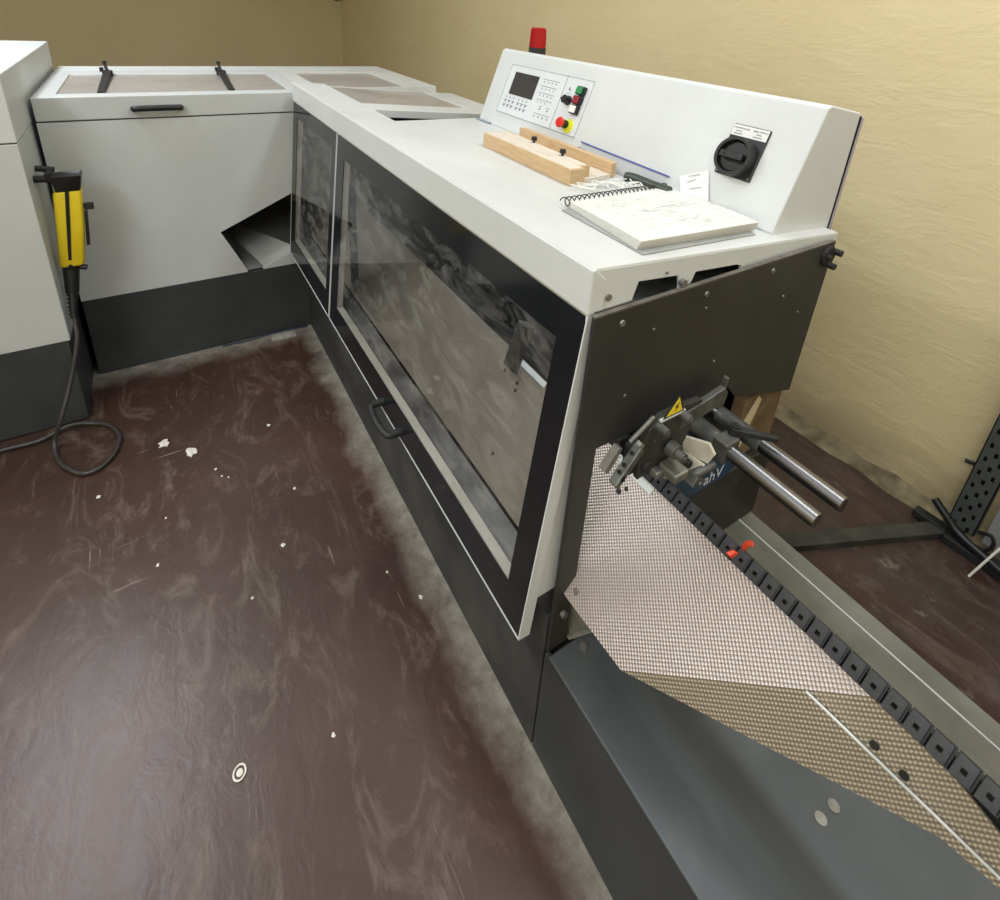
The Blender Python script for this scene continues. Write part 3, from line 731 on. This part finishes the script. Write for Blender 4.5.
# ------------------------------------------------------------------ pendant control + cable
Pn = empty('pendant_control', (.2,-.85,.6), 'yellow and black hand-held pendant control hanging on a black hook', 'remote control')
cxp, cyp = .19, -.845
def loft(mb, secs, r, n=8):
    # rounded-rectangle sections (centre, half-x, half-y)
    vs = []
    per = None
    for c, hx, hy in secs:
        c = V(c); ring = []
        for qx, qy, a0 in ((1,1,0),(-1,1,90),(-1,-1,180),(1,-1,270)):
            for k in range(4):
                a = math.radians(a0+30*k); ring.append(c+V((qx*(hx-r)+r*math.cos(a), qy*(hy-r)+r*math.sin(a), 0)))
        per = len(ring); vs += ring
    m = len(secs); fs = [(i*per+k, i*per+(k+1)%per, (i+1)*per+(k+1)%per, (i+1)*per+k) for i in range(m-1) for k in range(per)]
    fs += [tuple(range(per))[::-1], tuple(range((m-1)*per, m*per))]
    return mb.add(vs, fs)
mb = loft(MB(), [((.205,-.872,.635),.030,.034),((.204,-.871,.645),.034,.038),((.195,-.852,.78),.035,.040),((.19,-.838,.905),.036,.041),((.19,-.837,.915),.033,.038)], .010)
hs = mb.build('housing', YEL, Pn, smooth=True, label='yellow plastic housing')
mb = MB(); mb.hexa([V((.236,-.882,.632)),V((.238,-.882,.632)),V((.238,-.872,.632)),V((.236,-.872,.632))],[V((.227,-.842,.915)),V((.229,-.842,.915)),V((.229,-.831,.915)),V((.227,-.831,.915))])
mb.hexa([V((.20,-.882,.640)),V((.237,-.882,.636)),V((.237,-.872,.636)),V((.20,-.872,.64))],[V((.20,-.842,.92)),V((.2285,-.842,.917)),V((.2285,-.831,.917)),V((.20,-.831,.92))])
mb.build('seam_band', BLACK, Pn, label='black rubber seam band')
mb = loft(MB(), [((.19,-.835,.910),.026,.032),((.19,-.834,.918),.030,.036),((.19,-.832,.968),.038,.044),((.19,-.832,.972),.038,.044),((.19,-.832,.966),.032,.038)], .006)
mb.build('top_cap', BLACK, Pn, smooth=True)
mb = MB(); mb.box(.192,.212,-.801,-.772,.838,.860); mb.hexa([V((.19,-.818,.70)),V((.21,-.818,.70)),V((.21,-.808,.70)),V((.19,-.808,.70))],[V((.19,-.803,.83)),V((.21,-.803,.83)),V((.21,-.794,.83)),V((.19,-.794,.83))])
mb.build('side_button', BLACKM, Pn)
mb = MB(); mb.cyl((.207,-.876,.635),(.21,-.88,.615),.030,.026); mb.cyl((.21,-.88,.615),(.235,-.890,.53),.026,.021); mb.cyl((.215,-.85,.620),(.22,-.832,.617),.010)
for i in range(6): z = .525-.013*i; xx = .236+.006*i; mb.cyl((xx,-.891-.0012*i,z),(xx+.003,-.892-.0012*i,z-.007),.0185-.001*i,n=18)
mb.cyl((.235,-.890,.53),(.27,-.897,.44),.014,.012)
mb.build('cable_gland', BLACK, Pn, smooth=True)
cpts = [(.255,-.894,.48),(.28,-.898,.42),(.31,-.902,.36),(.36,-.939,.236),(.42,-.985,.12),(.415,-1.017,.04),(.45,-1.020,.010),(.52,-1.0,.010),(.573,-.969,.010),(.618,-.924,.010),(.606,-.873,.010),(.545,-.835,.010),(.464,-.826,.010),(.385,-.860,.010),(.345,-.915,.012),(.340,-.985,.026),(.362,-1.072,.012),(.355,-1.185,.010),(.36,-1.35,.010),(.34,-1.7,.010)]
MB().tube(cpts, .0078, 10, 6).build('cable', CABLE, Pn, smooth=True, label='dark grey cable looping on the floor')

# ------------------------------------------------------------------ things on the worktop
rz = lambda x, y, h=0: V((x, y, zt(y)+h))
def tslab(mb, poly, h0, h1): return mb.prism([rz(x,y,h0) for x,y in poly], (0,0,h1-h0))
J = empty('wooden_channel_block', (1.4,.38,zt(.38)), 'pale wooden channel block with two black screws lying below the control console', 'wood block')
tslab(MB(), [(1.205,.283),(1.624,.279),(1.612,.335),(1.592,.335),(1.586,.372),(1.170,.392)], .0005, .041).build('front_rail', WOOD, J, bevel=.001)
tslab(MB(), [(1.168,.394),(1.586,.374),(1.594,.337),(1.610,.337),(1.570,.462),(1.12,.478)], .0005, .012).build('base', WOODT, J)
tslab(MB(), [(1.105,.480),(1.568,.464),(1.556,.494),(1.10,.508)], .0005, .041).build('rear_rail', WOOD, J, bevel=.001)
tslab(MB(), [(1.208,.286),(1.614,.282),(1.604,.333),(1.584,.333),(1.578,.369),(1.176,.388)], .0411, .0414).build('top_face', WOODT, J)
for x, y in ((1.335,.375),(1.487,.360)):
    mb = MB(); p = rz(x,y,.041); mb.cyl(p, p+V((0,0,.008)), .004, n=10); mb.cyl(p+V((0,0,.008)), p+V((0,0,.018)), .009, .008, n=10)
    mb.build('thumb_screw', BLACK, J)
# notebook
Nb = empty('spiral_notebook', (1.85,.33,zt(.33)), 'open spiral-bound notebook with white pages on the right end of the worktop', 'notebook')
tslab(MB(), [(1.778,.134),(2.010,.128),(1.992,.48),(1.70,.54)], .0008, .0028).build('back_cover', COVER, Nb)
mb = MB(); N_ = 14
ctop = [(1.762,.162),(1.695,.560),(1.975,.500),(1.990,.132)]
def bil(u, v):
    a, b, c, d = [V((p[0],p[1],0)) for p in ctop]   # a near-left, b far-left, c far-right, d near-right
    return (a*(1-u)+d*u)*(1-v)+(b*(1-u)+c*u)*v
for k in range(6):
    h0 = .003+k*.0019; vs = []; fs = []
    for i in range(N_+1):
        for j in range(2):
            p = bil(i/N_, j); lift = .0012*k*(i/N_)**2*(1+.6*j)+.004*math.sin(3.1*i/N_)*(k/6)
            vs.append(rz(p.x+.0015*k*(i/N_), p.y, h0+lift)); 
    for i in range(N_+1):
        for j in range(2):
            v0 = vs[i*2+j]; vs.append(v0+V((0,0,.0022)))
    m = (N_+1)*2
    for i in range(N_):
        a = i*2
        fs += [(a,a+1,a+3,a+2),(m+a,m+a+2,m+a+3,m+a+1),(a,a+2,m+a+2,m+a),(a+1,m+a+1,m+a+3,a+3)]
    fs += [(0,m,m+1,1),(2*N_,2*N_+1,m+2*N_+1,m+2*N_)]
    mb.add(vs, fs)
mb.build('pages', PAPER, Nb)
def ptop(u, v):
    p = bil(u, v); k = 5; lift = .0012*k*u*u*(1+.6*v)+.004*math.sin(3.1*u)*(k/6)
    return rz(p.x+.0015*k*u, p.y, .003+k*.0019+lift+.0025)
mb = MB(); random.seed(11)
for i in range(110):
    u = random.uniform(.12,.85); v = random.uniform(.08,.9); w = random.uniform(.02,.09)
    if random.random() < .45: u = random.uniform(.45,.9)
    a, b, c, d = ptop(u, v), ptop(u, v+w), ptop(u+.004, v+w), ptop(u+.004, v)
    mb.add([a,b,c,d], [(0,1,2,3)])
mb.build('pencil_notes', PENCIL, Nb)
sa, sb = rz(1.762,.150,.010), rz(1.688,.575,.010)
ax = (sb-sa).normalized(); side = V((0,0,1)).cross(ax).normalized(); up_ = ax.cross(side)*-1
pts = []
turns = 26
for i in range(turns*10+1):
    t = i/(turns*10); a = 2*math.pi*t*turns
    pts.append(sa+(sb-sa)*t+side*(.010*math.cos(a))+V((0,0,1))*(.0095*math.sin(a)+.003))
MB().tube(pts, .0014, 5, 1).build('spiral_binding', PANEL, Nb)
# leaning paper note
o = MB().prism([cp(1.762,-.004,.006),cp(1.836,.010,.006),cp(1.799,.083,.002),cp(1.729,.047,.002)], en*.0006).build('paper_note', TAPEC, base=cp(1.77,.01,.01))
tag(o, 'small white paper note leaning on the console behind the notebook', 'paper')
mb = MB()
for s, x, w in ((.052,1.755,.028),(.038,1.758,.020),(.024,1.772,.028)): mb.add([cp(x,s,.0062),cp(x+w,s+.013,.0058),cp(x+w,s+.0155,.0058),cp(x,s+.0025,.0062)],[(0,1,2,3)])
mb.build('handwriting', PENCIL, o)
# clear ruler with blue edge
R_ = empty('plastic_ruler', cp(1.52,.03,.01), 'clear plastic ruler with a blue edge leaning against the console', 'ruler')
mb = MB(); mb.add([cp(1.355,.045,.003),cp(1.700,.036,.003),cp(1.700,.002,.024),cp(1.355,.010,.024)], [(0,1,2,3)]); mb.build('blade', CLEAR, R_)
mb = MB(); mb.prism([cp(1.352,.0475,.003),cp(1.702,.0385,.003),cp(1.702,.035,.005),cp(1.352,.044,.005)], en*.002); mb.prism([cp(1.355,.029,.012),cp(1.41,.026,.012),cp(1.41,.023,.013),cp(1.355,.026,.013)], en*.0018)
mb.build('blue_edge', BLUE, R_, label='blue edge strip')
# dark green knife handle
mb = MB(); a, b = rz(1.600,.490,.014), rz(1.735,.505,.014)
mb.tube([a, a+(b-a)*.2+V((0,.002,.002)), a+(b-a)*.6, b], .013, 12, 3)
o = mb.build('utility_knife', DGREEN, base=(1.66,.50,zt(.5)), smooth=True); tag(o, 'dark green rounded knife handle lying in the white string', 'knife')
# string tangle
random.seed(21); pts = []
cen = [(1.655,.300),(1.63,.36),(1.66,.40),(1.61,.44),(1.66,.47),(1.62,.50),(1.68,.49),(1.60,.53),(1.66,.52),(1.70,.50)]
for c in cen:
    for k in range(9):
        r = random.uniform(.012,.042); a = random.uniform(0, 6.28)
        x, y = min(1.715,c[0]+r*math.cos(a)*.8), c[1]+r*math.sin(a)
        x = max(x, 1.628 if y < .50 else 1.56); x = min(x, 1.75-.165*(y-.16)-.014)
        pts.append(rz(x, min(y,.515), random.uniform(.003,.016)))
o = MB().tube(pts, .0014, 5, 5).build('string_tangle', STRING, base=(1.65,.45,zt(.45)))
tag(o, 'tangled white string heaped between the wooden block and the notebook', 'string')

# ------------------------------------------------------------------ things behind the machine on the table
Bx = empty('wrapped_carton', (1.95,.56,.353), 'black wrapped carton with a blue lettered band standing below the guide rods', 'box')
MB().box(1.80,2.046,.30,.715,.358,.59).build('carton_body', DBOX, Bx, bevel=.004)
MB().box(1.80,2.046,.30,.545,.591,.70).build('carton_top', DBOX, Bx, bevel=.004)
MB().box(2.046,2.0475,.30,.535,.592,.665).build('blue_band', BLUEL, Bx)
text_mesh('lettering', 'ahV', .046, frame((2.048,.425,.603),(0,1,0),(0,0,1),(1,0,0)), WTXT, Bx)
mb = MB(); mb.box(2.0,2.03,.548,.712,.60,.79); o = mb.build('cardboard_piece', BROWN, base=(2.01,.69,.55), bevel=.002)
tag(o, 'brown stained cardboard piece hanging under the black end plate', 'cardboard')
mb = MB(); mb.prism([(2.0305,y,z) for y,z in ((.550,.70),(.60,.785),(.615,.77),(.575,.64),(.555,.64))], (.002,0,0))
mb.build('torn_edge', BROWNL, o)

# ------------------------------------------------------------------ floor things
o = MB().hexa([V((1.86,.72,0)),V((1.91,.70,0)),V((2.345,1.655,0)),V((2.295,1.66,0))],[V((1.86,.72,.028)),V((1.91,.70,.028)),V((2.345,1.655,.028)),V((2.295,1.66,.028))]).build('floor_bar', mat('dirty_black_steel', (40,39,37), (72,70,64), rough=.6, scale=12), base=(2.1,1.2,0), bevel=.003)
tag(o, 'long dirty black steel bar lying on the floor behind the infeed table', 'metal bar')
# rack upright
Rk = empty('storage_rack', (2.33,1.59,0), 'dark grey perforated rack upright with black foot against the cream wall', 'rack')
mb = MB(); X0, X1 = 2.288, 2.362
cols_ = [X0, X0+.012, X0+.020, X0+.031, X0+.039, X0+.052, X0+.060, X1]
solid = MB()
# upright face assembled from strips leaving real slots
zz = .085; row = 0
solid.box(X0,X0+.010,1.585,1.588,.06,1.9); solid.box(X1-.010,X1,1.585,1.588,.06,1.9)
solid.box(X0,X0+.003,1.585,1.625,.06,1.9); solid.box(X1-.003,X1,1.585,1.625,.06,1.9)
pitch = .030
k = 0; z = .06
while z < 1.9:
    s = k % 2
    slots = ([(X0+.013,X0+.022),(X0+.050,X0+.059)] if s == 0 else [(X0+.032,X0+.042)])
    x = X0+.010
    for a, b in slots:
        solid.box(x,a,1.585,1.588,z,z+.020); x = b
    solid.box(x,X1-.010,1.585,1.588,z,z+.020)
    solid.box(X0+.010,X1-.010,1.585,1.588,z+.020,z+.028)
    z += .028; k += 1
solid.build('upright', RACKM, Rk)
MB().box(X0+.006,X1-.006,1.600,1.602,.06,1.9).build('upright_backing', BLACKGAP, Rk)
mb = MB(); mb.tube([(2.238,1.575,.115),(2.30,1.565,.075),(2.36,1.555,.050),(2.62,1.50,.035)], .013, 10, 2); mb.build('foot', BLACK, Rk, smooth=True)
mb = MB(); mb.box(2.20,2.30,1.56,1.60,.012,.035); mb.box(2.30,2.50,1.54,1.60,.0,.030); mb.build('foot_plate', BLACKM, Rk, bevel=.003)
mb = MB(); mb.tube([(2.37,1.57,.10),(2.40,1.57,.115),(2.415,1.565,.09),(2.405,1.56,.06),(2.385,1.56,.055)], .006, 8, 3)
mb.cyl((2.262,1.60,.30),(2.285,1.60,.305),.007)
mb.build('hook', BLACK, Rk, smooth=True)
MB().box(2.385,2.9,1.60,1.612,.05,1.0).build('side_sheet', RACKP, Rk)
o = MB().cyl((2.407,1.469,.004),(2.452,1.53,.22),.0035,n=8).build('white_rod', STRING, base=(2.41,1.47,0)); tag(o, 'thin white rod leaning toward the black rack foot', 'rod')
# fitting high on the back wall (only its lower tip is in view)
o = MB(); o.cyl((-4.79,1.60,1.62),(-4.73,1.60,1.60),.055,.03,n=16); o = o.build('wall_fitting', mat('dark_red_paint',(96,30,28),(60,22,20),rough=.5), base=(-4.8,1.6,1.56)); tag(o, 'small dark red fitting high in the corner of the cream walls', 'fitting')

def scrap(x, y, r, seed, name, label, cat, m_=SCRAP, group=None, h=.004):
    random.seed(seed); n = 13; top = []; 
    for i in range(n):
        a = 2*math.pi*i/n; q = r*random.uniform(.55,1.15); top.append(V((x+q*math.cos(a), y+q*math.sin(a)*.8, h*random.uniform(.4,1.2))))
    vs = [V((x,y,h*1.3))]+top+[V((p.x,p.y,.0004)) for p in top]
    fs = [(0,1+i,1+(i+1)%n) for i in range(n)]+[(1+i,1+n+i,1+n+(i+1)%n,1+(i+1)%n) for i in range(n)]
    o = MB().add(vs, fs).build(name, m_, base=(x,y,0)); tag(o, label, cat, group); return o
scrap(.578,-.686,.024,1,'paper_scrap','white crumpled paper scrap on the floor nearer the cable loop','paper scrap')
scrap(.672,-.603,.026,2,'paper_scrap','white crumpled paper scrap on the floor farther from the cable loop','paper scrap')
mb = MB(); rg = []
for i in range(25):
    a = 2*math.pi*i/24; rg.append((1.743+.013*math.cos(a)-.006*math.sin(a), -.588+.012*math.sin(a)+.004*math.cos(a), .0025))
mb.tube(rg, .0022, 6, 1)
mb.add([(1.743+.008*math.cos(a), -.588+.007*math.sin(a), .002) for a in [i*.6283 for i in range(10)]], [tuple(range(10))])
o = mb.build('wire_ring', SCRAP, base=(1.743,-.588,0)); tag(o, 'tiny pale oval ring lying alone on the dark red floor', 'ring')
specks = [(.843,-.519),(.80,-.535),(1.223,-.39),(.941,-.695),(1.11,-.723),(1.588,-.082),(1.468,-.14),(1.781,-.391),(.742,-.883),(.86,-.50),(1.02,-.31),(.66,-.33),(1.35,-.50)]
for i, (x, y) in enumerate(specks):
    scrap(x, y, .0045+.002*(i%3), 40+i, 'floor_speck', 'tiny white paper speck lying on the dark red floor', 'speck', SCRAP, 'tiny white specks scattered on the floor', .0012)
o = MB().hexa([V((.018,-.203,0)),V((.022,-.088,0)),V((.075,-.090,0)),V((.070,-.205,0))],[V((.018,-.203,.007)),V((.022,-.088,.007)),V((.075,-.090,.007)),V((.070,-.205,.007))]).build('floor_plate', DUSTW, base=(.045,-.15,0), bevel=.001)
tag(o, 'small dusty pale plate on the floor in the plinth corner', 'plate')
o = MB().tube([(.008,-.42,.005),(.011,-.30,.005),(.014,-.20,.0135),(.014,-.10,.0135),(.010,-.02,.006)], .0032, 8, 4).build('blue_cable', BLUEC, base=(.01,-.2,0), smooth=True)
tag(o, 'short blue cable running along the foot of the feeder cabinet', 'cable')

# ------------------------------------------------------------------ lights
def area(name, loc, sx, sy, e, col=(1,.97,.9), rot=(0,0,0)):
    l = bpy.data.lights.new(name, 'AREA'); l.shape = 'RECTANGLE'; l.size = sx; l.size_y = sy; l.energy = e; l.color = col
    o = bpy.data.objects.new(name, l); COL.objects.link(o); o.location = loc; o.rotation_euler = rot; return o
LC = (.925,.968,1)
area('ceiling_tube_light', (-.4,-1.45,3.15), 2.0, .35, 56, LC)
area('ceiling_tube_light', (2.5,.85,3.15), 2.4, .3, 34, LC)
area('ceiling_tube_light', (3.1,-2.3,3.15), 2.4, .5, 72, LC)
area('ceiling_fill_light', (1.6,-1.2,3.2), 5.5, 3.6, 42, LC)  # wide added fill that softens the light, not a fixture
area('interior_fill_light', (1.62,.10,1.16), 0.7, .05, 1.9, LC)  # added fill inside the machine to brighten the interior, no real lamp
w = bpy.data.worlds.new('world'); S.world = w; w.use_nodes = True
w.node_tree.nodes['Background'].inputs[0].default_value = (1,.97,.92,1); w.node_tree.nodes['Background'].inputs[1].default_value = .3

# ------------------------------------------------------------------ camera
cam = bpy.data.cameras.new('camera'); co_ = bpy.data.objects.new('camera', cam); COL.objects.link(co_)
Rm = ((0.5335389808,0.8434718195,0.0623814529),(0.3388923438,-0.1456237615,-0.9294867936),(-0.7749116951,0.5170580332,-0.3635420951))
r, d, f = [V(x) for x in Rm]
mt = Matrix((tuple(r), tuple(-d), tuple(-f))).transposed().to_4x4(); mt.translation = V((2.57678565,-.53444928,1.62))
co_.matrix_world = mt
cam.sensor_fit = 'HORIZONTAL'; cam.sensor_width = 36; cam.lens = 542.5916/1000*36
cam.shift_x = (500-505.3355)/1000; cam.shift_y = (219.842-450)/1000
cam.clip_start = .02
S.camera = co_
S.view_settings.view_transform = 'Standard'
S.view_settings.exposure = 0
